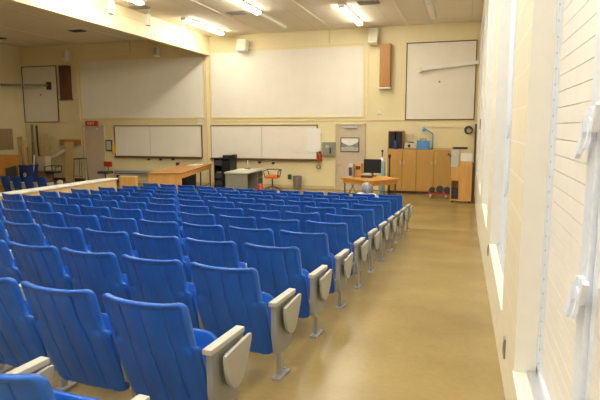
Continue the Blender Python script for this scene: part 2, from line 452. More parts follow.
end_proto = make_seat(.350, M['blue'], o=.03)
mid_proto = make_seat(.300, M['blue'], o=.14, tx=.032)
used = {}
PR = .92715; PC = .5952; X_END = -1.532; Y1 = 2.287
ORD = ['', 'second', 'third', 'fourth', 'fifth', 'sixth', 'seventh', 'eighth', 'ninth', 'tenth', 'eleventh', 'twelfth', 'thirteenth']
def place_seat(i, k):
    dx = k * PC
    x = X_END - dx; y = Y1 + (i - 1) * PR + .121 * dx + .0061 * dx * dx - .045
    ang = math.atan(.121 + .0122 * dx) - R(2.5)
    pro = end_proto if k == 0 else mid_proto
    t = pro if id(pro) not in used else copy_tree(pro)
    used[id(pro)] = 1
    t.location = (x, y, fz(y)); t.rotation_euler = (0, 0, -ang)
    if i in (1, 2) and k < 4: pass
    pos = 'aisle-end seat' if k == 0 else ('seat %s from the aisle' % ORD[k])
    if k == 11: pos = 'seat against the low left partition'
    if i == 0: row = 'in the nearest, mostly cut-off row'
    elif i == 1: row = 'in the first full row nearest the camera'
    elif i == 11: row = 'in the frontmost row'
    elif i == 10: row = 'in the row behind the frontmost'
    else: row = 'in the %s full row from the camera' % ORD[i]
    tag(t, 'blue tip-up %s %s' % (pos, row), 'seat', 'blue auditorium seats of the main block')
    return t
VIS = {0: 1, 1: 4, 2: 6, 3: 8, 4: 10, 5: 12, 6: 12, 7: 12, 8: 12, 9: 12, 10: 12, 11: 12}
seats = {}
for i in range(0, 12):
    for k in range(VIS[i] + (1 if i in (0,) else 0)):
        seats[(i, k)] = place_seat(i, k)
for (i, k) in ((0, 0), (1, 0), (1, 1), (1, 2), (2, 0), (2, 1), (2, 2)):
    add_screws(seats[(i, k)])

# the few seats of the unlit left block beyond the partition
lp = make_seat(.29, M['blue_shaded'])
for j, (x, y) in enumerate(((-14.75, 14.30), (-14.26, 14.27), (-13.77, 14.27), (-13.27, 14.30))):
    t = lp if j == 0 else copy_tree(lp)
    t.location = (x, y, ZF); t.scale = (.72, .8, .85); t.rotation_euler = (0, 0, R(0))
    tag(t, 'shade-darkened blue seat beyond the low partition at the left edge, %s from the left' % ('first', 'second', 'third', 'fourth')[j], 'seat', 'dark blue seats of the left block')

# ------------------------------------------------------------------ low partition beside the seats
pt = MB().prism([(3.0, -1.2), (3.0, .07), (12.87, .07), (12.87, -1.2)], 0, -9.58, -9.32)
pw = pt.build('low_partition', M['palewood'])
tag(pw, 'low cream partition wall with a flat cap left of the blue seats', 'partition')
MB().box(-9.62, -9.28, 3.0, 12.90, .07, .11, .006).build('cap', M['sill'], pw)
bx = MB().box(-9.27, -8.76, 12.93, 13.06, ZF, .13, .004)
o = bx.build('wooden_pulpit_box', M['maple']); tag(o, 'upright yellow wooden box at the front end of the low partition', 'box')
MB().box(-9.275, -8.745, 12.925, 13.07, .13, .155, .004).build('top_board', M['palewood'], o)

# ------------------------------------------------------------------ ceiling lights, vents, spotlights
def fixture(x, y0, y1, lit, label):
    t = empty('ceiling_light', (x, (y0 + y1) / 2, ZC))
    L2 = (y1 - y0) / 2
    MB().box(-.10, .10, -L2, L2, -.05, 0, .006).build('housing', M['ceilstrip'] if lit else M['lgrey'], t)  # unlit housing is greyer, its dimness put into the colour
    pr_ = [(-.085, -.05), (-.08, -.085), (-.05, -.11), (.05, -.11), (.08, -.085), (.085, -.05)]
    MB().prism(pr_, 1, -L2 + .02, L2 - .02).build('diffuser', M['lamp'] if lit else M['ceilstrip'], t)
    for s in (-1, 1): MB().box(-.09, .09, s * L2 - .012, s * L2 + .012, -.112, -.0, .003).build('end_cap', M['white_p'], t)
    tag(t, label, 'ceiling light', 'tube lights on the ceiling'); return t
fixture(-8.6, 15.63, 18.4, True, 'lit tube light on the ceiling beside the beam, nearest the back wall')
fixture(-8.6, 10.6, 13.34, True, 'lit tube light cut by the photo top, above the row of cylinder spotlights')
fixture(-6.05, 12.75, 15.5, True, 'lit tube light between the two ceiling vents over the wide screen')
fixture(-6.05, 15.54, 17.9, False, 'unlit ceiling fixture continuing the lit tube over the wide screen')
fixture(-3.5, 15.38, 18.1, True, 'lit tube light above the oak column speaker side of the screen')
fixture(-1.15, 15.7, 17.8, False, 'unlit grey ceiling fixture nearest the window wall')
HID = [(-6.05, -4.5), (-1.15, -5.6), (-3.5, -5.5), (-3.5, -9.2), (-6.05, 7.6), (-3.5, 10.3), (-3.5, 5.2), (-1.15, 8.2), (-1.15, 3.6), (-6.05, 2.5), (-1.15, -1.0), (-3.5, .2)]
for (x, y) in HID:
    fixture(x, y, y + 2.75, True, 'lit tube light overhead above the blue seats, outside the photo')

def vent(x, y, s, label, dark=False):
    t = empty('ceiling_vent', (x, y, ZC))
    MB().box(-s, s, -s * .6, s * .6, -.02, 0, .003).build('vent_frame', M['grey'], t)
    v = MB()
    for j in range(6):
        yy = -s * .5 + j * s * .2
        v.box(-s * .9, s * .9, yy, yy + s * .1, -.03, -.012)
    v.build('vent_slats', M['black'] if dark else M['grey'], t)  # black slats carry the unlit bay's shade in their colour
    tag(t, label, 'vent'); return t
vent(-6.75, 15.54, .30, 'square ceiling vent left of the middle tube light')
vent(-2.75, 15.4, .30, 'square ceiling vent at the right of the right-hand tube light')
vent(-9.1, 14.0, .28, 'pale ceiling vent between the cylinder spotlights and the beam')
vent(-13.35, 16.6, .28, 'ceiling vent darkened for shade over the left bay, nearer the beam', True)
vent(-17.3, 17.0, .28, 'ceiling vent darkened for shade over the left bay at the photo edge', True)

for j, (y, lab) in enumerate(((12.71, 'nearest the camera'), (14.46, 'in the middle of the three'), (16.54, 'nearest the back wall'))):
    t = empty('cylinder_spotlight', (-9.12, y, ZC))
    MB().lathe(0, 0, [(.075, -.44), (.085, -.43), (.085, -.13), (.075, -.12)], 20).build('can', M['white_p'], t)
    MB().lathe(0, 0, [(.02, -.13), (.02, -.015), (.06, -.012), (.06, 0)], 14).build('stem', M['ceilstrip'], t)
    MB().lathe(0, 0, [(.066, -.445), (.066, -.438)], 20).build('lens', M['dark'], t)
    tag(t, 'white cylinder spotlight hanging beside the beam, %s' % lab, 'spotlight', 'white cylinder spotlights')

# ------------------------------------------------------------------ back wall fittings
def framed(name, x0, x1, z0, z1, d, fw, surf, frame_m, label, cat, seam=None, y=YB):
    t = empty(name, ((x0 + x1) / 2, y, z0)); cx = (x0 + x1) / 2; hw = (x1 - x0) / 2; h = z1 - z0
    MB().box(-hw + fw * .5, hw - fw * .5, -d * .6, -.002, fw * .5, h - fw * .5).build('surface', M[surf], t)
    fr = MB().box(-hw, hw, -d, -.002, 0, fw, .003).box(-hw, hw, -d, -.002, h - fw, h, .003).box(-hw, -hw + fw, -d, -.002, fw, h - fw, .003).box(hw - fw, hw, -d, -.002, fw, h - fw, .003)
    fr.build('frame', M[frame_m], t)
    if seam is not None: MB().box(seam - cx - .012, seam - cx + .012, -d * .75, -d * .55, fw, h - fw).build('seam_strip', M['alu'], t)
    tag(t, label, cat); return t
framed('projection_screen', -9.49, -3.52, 1.85, 4.36, .04, .06, 'screen', 'trimpaint', 'wide white projection surface on the lit part of the back wall', 'screen')
framed('projection_screen', -15.42, -9.74, 1.85, 4.24, .04, .06, 'screen', 'trimpaint', 'wide white projection surface half in the shadow left of the beam', 'screen')
wbR = framed('whiteboard', -9.53, -5.22, .31, 1.60, .05, .04, 'white', 'frame_brown', 'long whiteboard with a brown frame right of the ceiling beam', 'whiteboard', -7.40)
wbL = framed('whiteboard', -13.88, -9.88, .33, 1.60, .05, .04, 'white', 'frame_brown', 'long whiteboard with a brown frame behind the long wooden bench', 'whiteboard', -12.2)
for wb, hw in ((wbR, 2.15), (wbL, 2.0)):
    MB().box(-hw, hw, -.13, -.045, -.03, .01, .004).build('tray', M['brown'], wb)
framed('wall_panel', -2.09, .20, 1.74, 4.34, .04, .03, 'screen', 'brown', 'square white panel with a thin dark frame in the right corner', 'panel')
framed('wall_panel', -18.38, -16.58, 1.74, 4.10, .04, .03, 'screen', 'brown', 'dim white panel with a thin dark frame in the left corner', 'panel')
for (x, z, w_, h, lab, mm) in ((-5.35, .62, .5, .85, 'white paper sheet taped to the right end of the whiteboard', 'paper'), (-9.96, 1.62, .22, .22, 'small paper notice above the left whiteboard', 'paper'), (-5.95, .60, .34, .62, 'translucent sheet on the whiteboard left of the white paper', 'white')):
    yy = YB - .055 if z < 1.6 else YB - .002
    o = MB().box(x - w_ / 2, x + w_ / 2, yy - .006, yy, z, z + h).build('paper_sheet', M[mm]); tag(o, lab, 'paper')
# hooks under the trays
for (x, z, lab) in ((-8.0, .16, 'left hook under the right whiteboard'), (-7.5, .16, 'middle hook under the right whiteboard'), (-6.95, .14, 'right hook under the right whiteboard'), (-12.3, .20, 'left hook under the left whiteboard'), (-11.75, .20, 'middle hook under the left whiteboard'), (-11.2, .22, 'right hook under the left whiteboard')):
    o = MB().box(x - .05, x + .05, YB - .06, YB - .001, z, z + .07, .008).tube((x, YB - .05, z + .03), (x, YB - .10, z + .01), .018, n=8).build('wall_hook', M['dark']); tag(o, 'small dark ' + lab, 'hook')
# column speakers
def column_speaker(x0, x1, z0, z1, m, base, label):
    t = empty('column_speaker', ((x0 + x1) / 2, YB, z0)); hw = (x1 - x0) / 2; h = z1 - z0
    MB().box(-hw, hw, -.24, -.001, 0, h, .008).build('cabinet', M[m], t)
    MB().box(-hw + .03, hw - .03, -.25, -.236, .06, h - .04, .004).build('grille', M[m], t)
    MB().box(-hw - .04, hw + .04, -.27, -.001, -.04, 0, .006).build('bracket', M[base], t)
    tag(t, label, 'speaker')
column_speaker(-2.97, -2.60, 2.86, 4.33, 'oak', 'white_p', 'tall oak column speaker on the wall right of the wide screen')
column_speaker(-16.28, -15.86, 2.70, 4.06, 'red_oak', 'red_oak', 'dark reddish column speaker beside the left corner panel')
def wall_speaker(x, z, w_, h, label, tilt=12):
    t = empty('wall_speaker', (x, YB, z))
    MB().box(-w_ / 2, w_ / 2, -.34, -.08, -h / 2, h / 2, .02, Matrix.Rotation(R(-tilt), 3, 'X')).build('case', M['white_p'], t)
    MB().box(-w_ / 2 + .03, w_ / 2 - .03, -.352, -.335, -h / 2 + .04, h / 2 - .04, .004, Matrix.Rotation(R(-tilt), 3, 'X'), (0, -.21, 0)).build('grille', M['beige'], t)
    MB().box(-.05, .05, -.12, -.001, -.06, .06, .004).build('bracket', M['white_p'], t)
    tag(t, label, 'speaker')
wall_speaker(-8.05, 4.48, .36, .42, 'small pale wall speaker above the left end of the wide screen')
wall_speaker(-3.2, 4.58, .30, .52, 'small pale wall speaker above the right end of the wide screen')
wall_speaker(-15.9, 4.45, .20, .40, 'small pale wall speaker at the left bay, above the reddish column speaker')
wall_speaker(-11.65, 4.42, .22, .34, 'small pale wall speaker under the beam above the left screen')
# diagonal arms near the two corners
t = empty('support_bar', (-1.59, YB, 3.43))
MB().prism([(0, .02), (0, -.04), (1.86, .12), (1.86, .24)], 1, -.16, -.05).build('bar', M['reveal'], t)
MB().box(-.05, .03, -.18, -.03, -.10, .07, .005).build('flange', M['trimpaint'], t)
tag(t, 'cream slanted bar across the right corner panel', 'bar')
t = empty('support_bar', (-16.93, YB, 3.26))
p0, p1 = Vector((0, -.16, .02)), Vector((-1.44, -1.2, .0))
MB().tube(p0, p1, .05, n=10).build('bar', M['grey'], t)
MB().box(-.06, .06, -.2, -.03, -.16, .16, .01).build('flange', M['brown'], t)
tag(t, 'greyish bar with a flared end in front of the left corner panel', 'bar')
# small round things on the wall
def disc(x, z, r, m, label, cat, d=.04, nm='wall_sensor'):
    o = MB().tube((x, YB - .001, z), (x, YB - d, z), r, r * .8, 16).build(nm, M[m]); tag(o, label, cat)
disc(-2.98, 2.0, .07, 'white_p', 'small white round sensor under the oak column speaker', 'sensor')
disc(-15.65, 1.95, .08, 'white_p', 'small white round sensor left of the shadowed screen', 'sensor')
disc(-.97, 3.02, .035, 'oak', 'small dark knob in the middle of the right corner panel', 'knob', .06, 'panel_knob')
disc(-17.45, 2.9, .035, 'brown', 'small dark knob in the middle of the dim left corner panel', 'knob', .06, 'panel_knob')
disc(-5.2, 1.24, .11, 'beige', 'round beige wall clock at the right end of the whiteboard', 'clock', .06, 'wall_clock')
o = MB().ring((-5.19, YB - .03, .07), .07, .018).build('hose_ring', M['grey']); tag(o, 'grey ring on the wall under the red extinguisher', 'ring')
# red extinguisher
t = empty('fire_extinguisher', (-5.12, YB, .25))
MB().lathe(0, -.10, [(.06, 0), (.07, .02), (.07, .26), (.05, .31), (.02, .33)], 16).build('cylinder', M['red'], t)
MB().box(-.03, .03, -.14, -.06, .33, .39, .006).path([(0, -.1, .36), (.05, -.1, .34), (.06, -.1, .20)], .012).build('valve', M['dark'], t)
MB().box(-.02, .02, -.035, -.001, .1, .3, .003).build('bracket', M['dark'], t)
tag(t, 'red fire extinguisher on the wall right of the whiteboard', 'fire extinguisher')
# electric box
t = empty('electrical_box', (-4.78, YB, .47))
MB().box(-.24, .24, -.12, -.001, 0, .50, .006).build('case', M['grey'], t)
MB().box(-.20, .20, -.135, -.118, .04, .46, .004).build('cover', M['grey'], t)
MB().box(.03, .09, -.16, -.13, .10, .30, .006).build('switch_lever', M['dark'], t)
MB().box(-.12, .0, -.14, -.13, .30, .40, .002).build('label_plate', M['lgrey'], t)
tag(t, 'grey electrical switch box left of the closed door', 'electrical box')
# doors
def door(num, x0, x1, z1, hs):
    t = st(MB().box(x0 + .06, x1 - .06, YB - .04, YB - .004, ZF, z1 - .06).build('door_%d' % num, M['door']))
    MB().box(x0, x0 + .06, YB - .07, YB - .001, ZF, z1, .004).box(x1 - .06, x1, YB - .07, YB - .001, ZF, z1, .004).box(x0, x1, YB - .07, YB - .001, z1 - .06, z1, .004).build('door_frame', M['doorframe'], t)
    hx = x0 + .14 if hs < 0 else x1 - .14
    MB().tube((hx, YB - .04, .20), (hx, YB - .10, .20), .03, n=12).tube((hx, YB - .10, .20), (hx, YB - .12, .20), .035, n=12).build('door_handle', M['alu'], t)
    MB().box(x0 + .3, x1 - .3, YB - .10, YB - .04, z1 - .16, z1 - .09, .006).build('door_closer', M['alu'], t)
    return t
door(1, -4.55, -3.46, 1.63, -1)
door(2, -15.40, -14.36, 1.60, 1)
# picture on the door: bright sky over a dark valley
t = empty('door_poster', (-4.02, YB - .041, .62))
MB().box(-.34, .34, -.014, 0, 0, .52, .003).build('poster_frame', M['black'], t)
MB().box(-.31, .31, -.018, -.012, .03, .49).build('poster_sky', M['paper'], t)
MB().prism([(-.31, .36), (-.20, .30), (-.06, .24), (0, .23), (.08, .25), (.22, .31), (.31, .37), (.31, .16), (-.31, .16)], 1, -.021, -.017).build('poster_hills', M['grey'], t)
MB().prism([(-.31, .03), (.31, .03), (.31, .12), (.10, .20), (-.10, .20), (-.31, .12)], 1, -.024, -.020).build('poster_foreground', M['lgrey'], t)
tag(t, 'landscape picture with a black edge on the closed door', 'poster')
# exit sign
t = empty('exit_sign', (-14.93, YB, 1.58))
MB().box(-.29, .29, -.10, -.001, 0, .21, .006).build('sign_box', M['red'], t)
def text(name, s, size, m, parent, loc, rot=(R(90), 0, 0)):
    c = bpy.data.curves.new(name, 'FONT'); c.body = s; c.size = size; c.align_x = 'CENTER'; c.align_y = 'CENTER'; c.extrude = .002
    o = bpy.data.objects.new(name, c); col.objects.link(o); c.materials.append(m); o.parent = parent; o.location = loc; o.rotation_euler = rot
    dg = bpy.context.evaluated_depsgraph_get(); me = bpy.data.meshes.new_from_object(o.evaluated_get(dg))
    o2 = bpy.data.objects.new(name, me); col.objects.link(o2); o2.parent = parent; o2.location = loc; o2.rotation_euler = rot
    bpy.data.objects.remove(o); return o2
text('lettering', 'EXIT', .17, M['paper'], t, (0, -.104, .105))
tag(t, 'small red EXIT sign above the left door', 'exit sign')
# wall phone, cork strip, outlets
t = empty('wall_frame', (-14.16, YB, .55))
MB().box(-.15, .15, -.05, -.001, 0, .46, .004).build('surround', M['dark'], t)
MB().box(-.11, .11, -.056, -.048, .05, .41).build('sheet', M['lgrey'], t)
tag(t, 'small dark-framed sheet between the left door and whiteboard', 'frame')
t = empty('wall_phone', (-13.86, YB, .45))
MB().box(-.07, .07, -.08, -.001, 0, .36, .02).build('body', M['yellow'], t)
MB().box(-.10, -.05, -.12, -.08, .04, .32, .012).build('handset', M['yellow'], t)
tag(t, 'yellow wall fitting at the left end of the left whiteboard', 'phone')
for (x, z, lab) in ((-11.0, -.05, 'dark'), (-6.3, -.42, 'small')):
    o = MB().box(x - .07, x + .07, YB - .05, YB - .001, z, z + .18, .006).box(x - .03, x + .03, YB - .055, YB - .048, z + .05, z + .13).build('wall_socket', M['dark']); tag(o, ('dark socket box above the long wooden bench' if lab == 'dark' else 'small dark socket low on the wall right of the orange chair'), 'socket')
# radiator pipe low behind the partition
t = empty('wall_heater', (-12.6, YB, -.42))
MB().box(-1.3, 1.3, -.14, -.001, 0, .22, .01).build('casing', M['lgrey'], t)
MB().box(-1.28, 1.28, -.15, -.139, .05, .09).box(-1.28, 1.28, -.15, -.139, .13, .15).build('vent_slots', M['dark'], t)
MB().box(-1.2, -1.12, -.12, -.02, ZF + .42, 0).box(1.12, 1.2, -.12, -.02, ZF + .42, 0).build('feet', M['dark'], t)
tag(t, 'long low grey wall heater under the left whiteboard', 'heater')
# hanging rail, cable ring, switch in the right corner
o = MB().box(-1.45, -.45, YB - .04, YB - .001, 1.50, 1.54, .004).build('wall_rail', M['trimpaint']); tag(o, 'thin cream rail on the wall above the blue case', 'rail')
t = empty('cable_coil', (.03, YB - .04, 1.40))
MB().ring((0, 0, 0), .12, .022).ring((.01, -.03, -.01), .10, .02).build('coil', M['dark'], t)
MB().box(-.02, .02, -.02, .04, .10, .14).build('hook', M['dark'], t)
tag(t, 'dark coiled cable hanging in the right corner', 'cable')
o = MB().box(XR - .06, XR - .002, YB - .10, YB - .001, ZF, 1.60, .004).build('corner_post', M['brown']); tag(o, 'dark brown upright strip in the right back corner', 'post')
o = MB().box(XR - .018, XR - .001, 13.75, 13.95, 1.45, 1.68, .003).build('wall_switch', M['dark']); tag(o, 'dark switch plate high on the window wall near the corner', 'switch')
for (y, z, lab) in ((3.62, -.02, 'grey wall socket on the block wall beside the nearest window sill'), (6.62, -.02, 'grey wall socket on the block wall beyond the second window sill')):
    o = MB().box(XR - .012, XR - .001, y, y + .08, z, z + .13, .003).box(XR - .016, XR - .010, y + .025, y + .055, z + .03, z + .10).build('wall_socket', M['grey']); tag(o, lab, 'socket')

# ------------------------------------------------------------------ front cabinets and what stands on them
FR = 18.62
for j, (x0, x1) in enumerate(((-2.60, -2.09), (-2.085, -1.62), (-1.615, -1.05), (-1.045, -.50))):
    t = empty('storage_cabinet', ((x0 + x1) / 2, FR, ZF)); hw = (x1 - x0) / 2
    MB().box(-hw, hw, .02, YB - FR - .01, .08, 1.50, .003).build('body', M['cab'], t)
    MB().box(-hw + .01, hw - .01, .05, YB - FR - .02, 0, .08).build('plinth', M['brown'], t)
    MB().box(-hw + .004, hw - .004, 0, .02, .09, 1.49, .003).build('door', M['cab'], t)
    hx = hw - .06 if j in (0, 2) else -hw + .06
    MB().box(hx - .01, hx + .01, -.02, 0, 1.0, 1.12, .003).build('handle', M['alu'], t)
    tag(t, 'brown wooden storage cabinet, %s' % ('leftmost, under the black speakers', 'second from left, under the beige machine', 'third from left, under the blue case', 'rightmost, under the pale board')[j], 'cabinet', 'row of wooden cabinets')
CT = ZF + 1.50
t = empty('speaker_crate', (-2.34, 18.96, CT))
MB().box(-.26, -.235, -.2, .2, 0, .62).box(.225, .25, -.2, .2, 0, .62).box(-.26, .25, -.2, .2, .60, .62).box(-.235, .225, .17, .19, 0, .60).box(-.235, .225, -.2, .2, 0, .02).build('shell', M['oak'], t)
for a in (-.22, .03): MB().box(a, a + .18, -.19, .15, .02, .59, .006).build('panel', M['black'], t)
tag(t, 'wooden case holding two black panels on the leftmost cabinet', 'crate')
o = MB().lathe(-2.33, 18.685, [(.05, CT), (.055, CT + .02), (.055, CT + .26), (.03, CT + .29), (.03, CT + .31)], 12).build('blue_can', M['bin'], origin=None); tag(o, 'dark blue can in front of the black panels', 'can')
t = empty('projector', (-1.83, 18.85, CT))
MB().box(-.21, .21, -.17, .17, .02, .22, .03).build('body', M['beige'], t)
MB().tube((-.05, -.17, .12), (-.05, -.21, .12), .05, n=14).build('lens', M['dark'], t)
MB().box(-.10, .10, -.05, .05, .22, .25, .006).build('handle', M['dark'], t)
MB().tube((.06, .05, .22), (.06, .05, .50), .012).box(-.08, .12, -.02, .10, .50, .53, .004).build('mast', M['beige'], t)
tag(t, 'beige machine with a short mast on the second cabinet', 'machine')
t = empty('blue_case', (-1.42, 18.85, CT))
MB().box(-.20, .20, -.15, .15, 0, .25, .015).build('body', M['lblue'], t)
MB().box(-.205, .205, -.155, .155, .25, .30, .012).build('lid', M['lblue'], t)
MB().path([(-.09, -.02, .30), (-.09, -.02, .35), (.09, -.02, .35), (.09, -.02, .30)], .012).build('handle', M['dark'], t)
tag(t, 'light blue case on the third cabinet', 'case')
t = empty('desk_lamp', (-1.13, 19.06, CT))
MB().lathe(0, 0, [(.06, 0), (.06, .02), (.015, .03)], 14).build('base', M['dark'], t)
MB().path([(0, 0, .02), (0, 0, .52), (-.28, 0, .70)], .018).build('arm', M['lblue'], t)
MB().lathe(-.30, 0, [(.07, .60), (.05, .68), (.02, .74)], 14).build('lamp_shade', M['lblue'], t)
tag(t, 'blue jointed lamp rising behind the light blue case', 'lamp')
o = MB().box(-1.08, -.42, 18.63, 19.1, CT, CT + .035, .004).build('board', M['palewood']); tag(o, 'pale board lying flat on the rightmost cabinet', 'board')
o = MB().tube((-.46, 18.80, CT + .045 + .01), (.02, 18.80, CT + .055), .035, n=10).box(-.46, -.43, 18.72, 18.88, CT, CT + .05).build('black_tube', M['black']); tag(o, 'black tube sticking out over the right end of the cabinets', 'tube')
o = MB().tube((-.58, 18.60, .62), (-.30, 17.09, .50), .03, n=10).build('black_rod', M['black']); tag(o, 'short black rod leaning from the cabinet to the tall cart', 'rod')
# keys hanging on the cabinet
o = MB().ring((-.98, FR - .015, CT - .12), .035, .008).box(-.99, -.97, FR - .02, FR - .002, CT - .40, CT - .12).box(-1.01, -.96, FR - .025, FR - .002, CT - .42, CT - .36).build('key_ring', M['yellow']); tag(o, 'bright keys hanging from the rightmost cabinet door', 'keys')

# tall wooden cart in the corner
t = empty('wooden_cart', (-.10, 16.9, ZF))
MB().box(-.34, -.31, -.20, .20, .06, 1.06, .003).box(-.10, .27, -.20, .20, .06, 1.23, .003).box(-.31, -.10, .16, .20, .06, 1.06).box(-.31, -.10, -.20, .20, .06, .10).box(-.31, -.10, -.20, .20, .66, 1.06, .003).build('body', M['maple'], t)
MB().box(-.34, -.12, -.18, .18, 1.06, 1.58, .01).build('grey_hood', M['lgrey'], t)
MB().box(.275, .34, -.16, .22, .02, 1.20, .004).build('side_board', M['brown'], t)
MB().box(-.30, -.12, -.10, .12, .10, .42, .03).build('dark_bag', M['dark'], t)
for (a, b_) in ((-.28, -.15), (.22, -.15), (-.28, .15), (.22, .15)):
    MB().tube((a - .015, b_, .035), (a + .015, b_, .035), .035, n=12).build('caster', M['black'], t)
tag(t, 'tall yellow wooden cart with a grey hood in the right corner', 'cart')
o = MB().box(-.17, .16, 16.76, 17.04, ZF + 1.232, ZF + 1.48, .006).box(-.17, .16, 16.755, 16.76, ZF + 1.40, ZF + 1.42).build('white_box', M['white_p']); tag(o, 'white cardboard box on top of the tall cart', 'box')
# red dolly with dark weights
t = empty('red_dolly', (-.82, 17.75, ZF))
MB().box(-.30, .30, -.18, .18, .12, .16, .004).box(-.30, -.28, -.18, -.16, .16, .30).build('deck', M['red'], t)
for (a, b_) in ((-.24, -.15), (.24, -.15), (-.24, .15), (.24, .15)):
    w_ = MB().tube((a - .03, b_, .06), (a + .03, b_, .06), .06, n=14); w_.build('wheel', M['lgrey'], t)
tag(t, 'low red dolly in front of the cabinets', 'dolly')
for (x, r_, lab) in ((-1.02, .09, 'left of the three'), (-.78, .115, 'in the middle of the three'), (-.56, .10, 'right of the three')):
    o = MB().tube((x, 17.62, ZF + .16 + r_), (x, 17.86, ZF + .16 + r_), r_, n=18).tube((x, 17.58, ZF + .16 + r_), (x, 17.62, ZF + .16 + r_), r_ * .4, n=12).build('electric_motor', M['dark']); tag(o, 'dark round motor on the red dolly, ' + lab, 'motor', 'motors on the red dolly')

# ------------------------------------------------------------------ orange table with computer
TT = ZF + .76
t = empty('folding_table', (-2.72, 16.0, ZF))
hw = .82; 
tp = [(-.86, -.20), (.22, -1.06), (.88, -.10), (-.13, 1.05)]
MB().prism(tp, 2, .72, .76).build('tabletop', M['orange'], t)
ap = MB()
inn = [(-.79, -.20), (.21, -.98), (.81, -.10), (-.12, .96)]
for i_ in range(4):
    p, q = inn[i_], inn[(i_ + 1) % 4]
    d = Vector((q[0] - p[0], q[1] - p[1])).normalized(); nn = Vector((-d.y, d.x)) * .02
    ap.prism([(p[0], p[1]), (q[0], q[1]), (q[0] + nn.x, q[1] + nn.y), (p[0] + nn.x, p[1] + nn.y)], 2, .60, .72)
ap.build('apron', M['orange'], t)
for (x, y) in ((-.74, -.19), (.20, -.91), (.75, -.09), (-.12, .88)):
    MB().box(x - .02, x + .02, y - .02, y + .02, 0, .60, .004).build('leg', M['dark'], t)
MB().tube((-.74, -.19, .30), (.20, -.91, .30), .012).tube((-.74, -.19, .10), (-.40, -.45, .60), .012).tube((-.20, -.60, .10), (-.50, -.37, .60), .012).tube((-.12, .88, .30), (.75, -.09, .30), .012).build('brace', M['dark'], t)
tag(t, 'orange-brown wooden table on thin black legs beside the door', 'table')
t = empty('monitor', (-2.74, 16.42, TT), R(-4))
MB().box(-.27, .27, -.02, .03, .10, .52, .008).build('screen', M['black'], t)
MB().box(-.24, .24, -.024, -.018, .13, .50).build('display', M['black'], t)
MB().box(-.03, .03, .0, .03, .02, .12).box(-.12, .12, -.08, .10, 0, .02, .006).build('stand', M['dark'], t)
tag(t, 'black computer monitor on the orange table', 'monitor')
t = empty('computer_tower', (-3.30, 16.02, TT))
MB().box(-.07, .07, -.18, .20, 0, .40, .01).build('case', M['alu'], t)
MB().box(-.05, .05, -.186, -.178, .05, .30).build('front_panel', M['dark'], t)
tag(t, 'narrow silver tower standing at the left end of the orange table', 'computer')
t = empty('wooden_speaker', (-3.12, 16.22, TT))
MB().box(-.10, .10, -.12, .14, 0, .40, .006).build('case', M['maple'], t)
MB().box(-.07, .07, -.126, -.118, .22, .33, .004).build('dark_slot', M['brown'], t)
tag(t, 'pale wooden box with a dark slot beside the silver tower', 'box')
t = empty('printer', (-2.82, 15.98, TT))
MB().box(-.16, .16, -.13, .13, 0, .07, .012).build('base', M['dark'], t)
MB().box(-.15, .15, -.12, .12, .07, .10, .008).build('lid', M['lgrey'], t)
tag(t, 'low dark device with a grey lid in front of the monitor', 'device')
# tall pale stand behind the table
t = empty('gas_cylinder', (-2.62, 17.6, ZF))
MB().lathe(0, 0, [(.10, 0), (.11, .02), (.11, 1.10), (.07, 1.18), (.04, 1.22)], 20).build('body', M['teal'], t)
MB().lathe(0, 0, [(.09, 1.10 + .02), (.10, 1.16), (.05, 1.27), (.03, 1.28)], 20).build('collar', M['white_p'], t)
tag(t, 'tall pale teal cylinder with a white shoulder behind the table', 'gas cylinder')
t = empty('pole_stand', (-2.42, 17.9, ZF))
MB().tube((0, 0, .02), (0, 0, 1.33), .025, n=10).build('pole', M['black'], t)
MB().lathe(0, 0, [(.16, 0), (.16, .02), (.03, .04)], 16).build('base', M['black'], t)
MB().box(-.04, .04, -.04, .04, 1.25, 1.36, .01).build('head', M['black'], t)
tag(t, 'thin black pole stand between the teal cylinder and the cabinets', 'stand')
o = MB().tube((-2.82, 18.95, ZF + 0.0), (-2.82, 18.95, ZF + 1.40), .02, n=8).ball((-2.82, 18.95, ZF + 1.42), .04, .04, .05).lathe(-2.82, 18.95, [(.12, ZF), (.12, ZF + .03)], 14).build('microphone_stand', M['dark']); tag(o, 'dark microphone stand against the wall behind the monitor', 'stand')

# ------------------------------------------------------------------ grey desk, chair, black rack, bench
t = empty('teacher_desk', (-7.10, 16.95, ZF))
# corners taken along the room
tp = [(-.44, -.80), (.44, -.94), (.26, .90), (-.80, .96)]
tp = [(-.46, -.90), (.44, -.92), (.30, .92), (-.62, .94)]
MB().prism(tp, 2, .765, .805).build('desktop', M['lgrey'], t)
MB().prism([(-.43, -.86), (.38, -.88), (.38, -.82), (-.43, -.80)], 2, .02, .765).build('front_panel', M['grey'], t)
MB().prism([(-.52, .34), (.28, .34), (.24, .88), (-.58, .88)], 2, .02, .765).build('drawer_pedestal', M['grey'], t)
for zz in (.10, .32, .54): MB().box(.265, .285, .40, .82, zz, zz + .19, .003).build('drawer', M['dark'], t)
MB().prism([(-.44, -.8), (-.40, -.8), (-.52, .4), (-.56, .4)], 2, .05, .765).build('shaded_modesty_panel', M['dark'], t)  # darker than the desk, knee-hole shade put into its colour
t.scale = (.94, .97, 1)
tag(t, 'grey metal desk with a light top in front of the whiteboard', 'desk')
DT = ZF + .805
o = MB().box(-7.52, -7.22, 17.0, 17.35, DT, DT + .02, .002).build('paper_stack', M['paper']); tag(o, 'white papers on the grey desk', 'papers')
t = empty('microscope', (-7.32, 17.55, DT))
MB().box(-.08, .08, -.10, .10, 0, .03, .006).build('base', M['dark'], t)
MB().path([(0, .08, .02), (0, .10, .16), (0, 0, .26)], .022).build('arm', M['beige'], t)
MB().tube((0, -.06, .10), (0, .02, .30), .025, n=12).build('tube', M['beige'], t)
tag(t, 'small beige and black instrument on the grey desk', 'instrument')
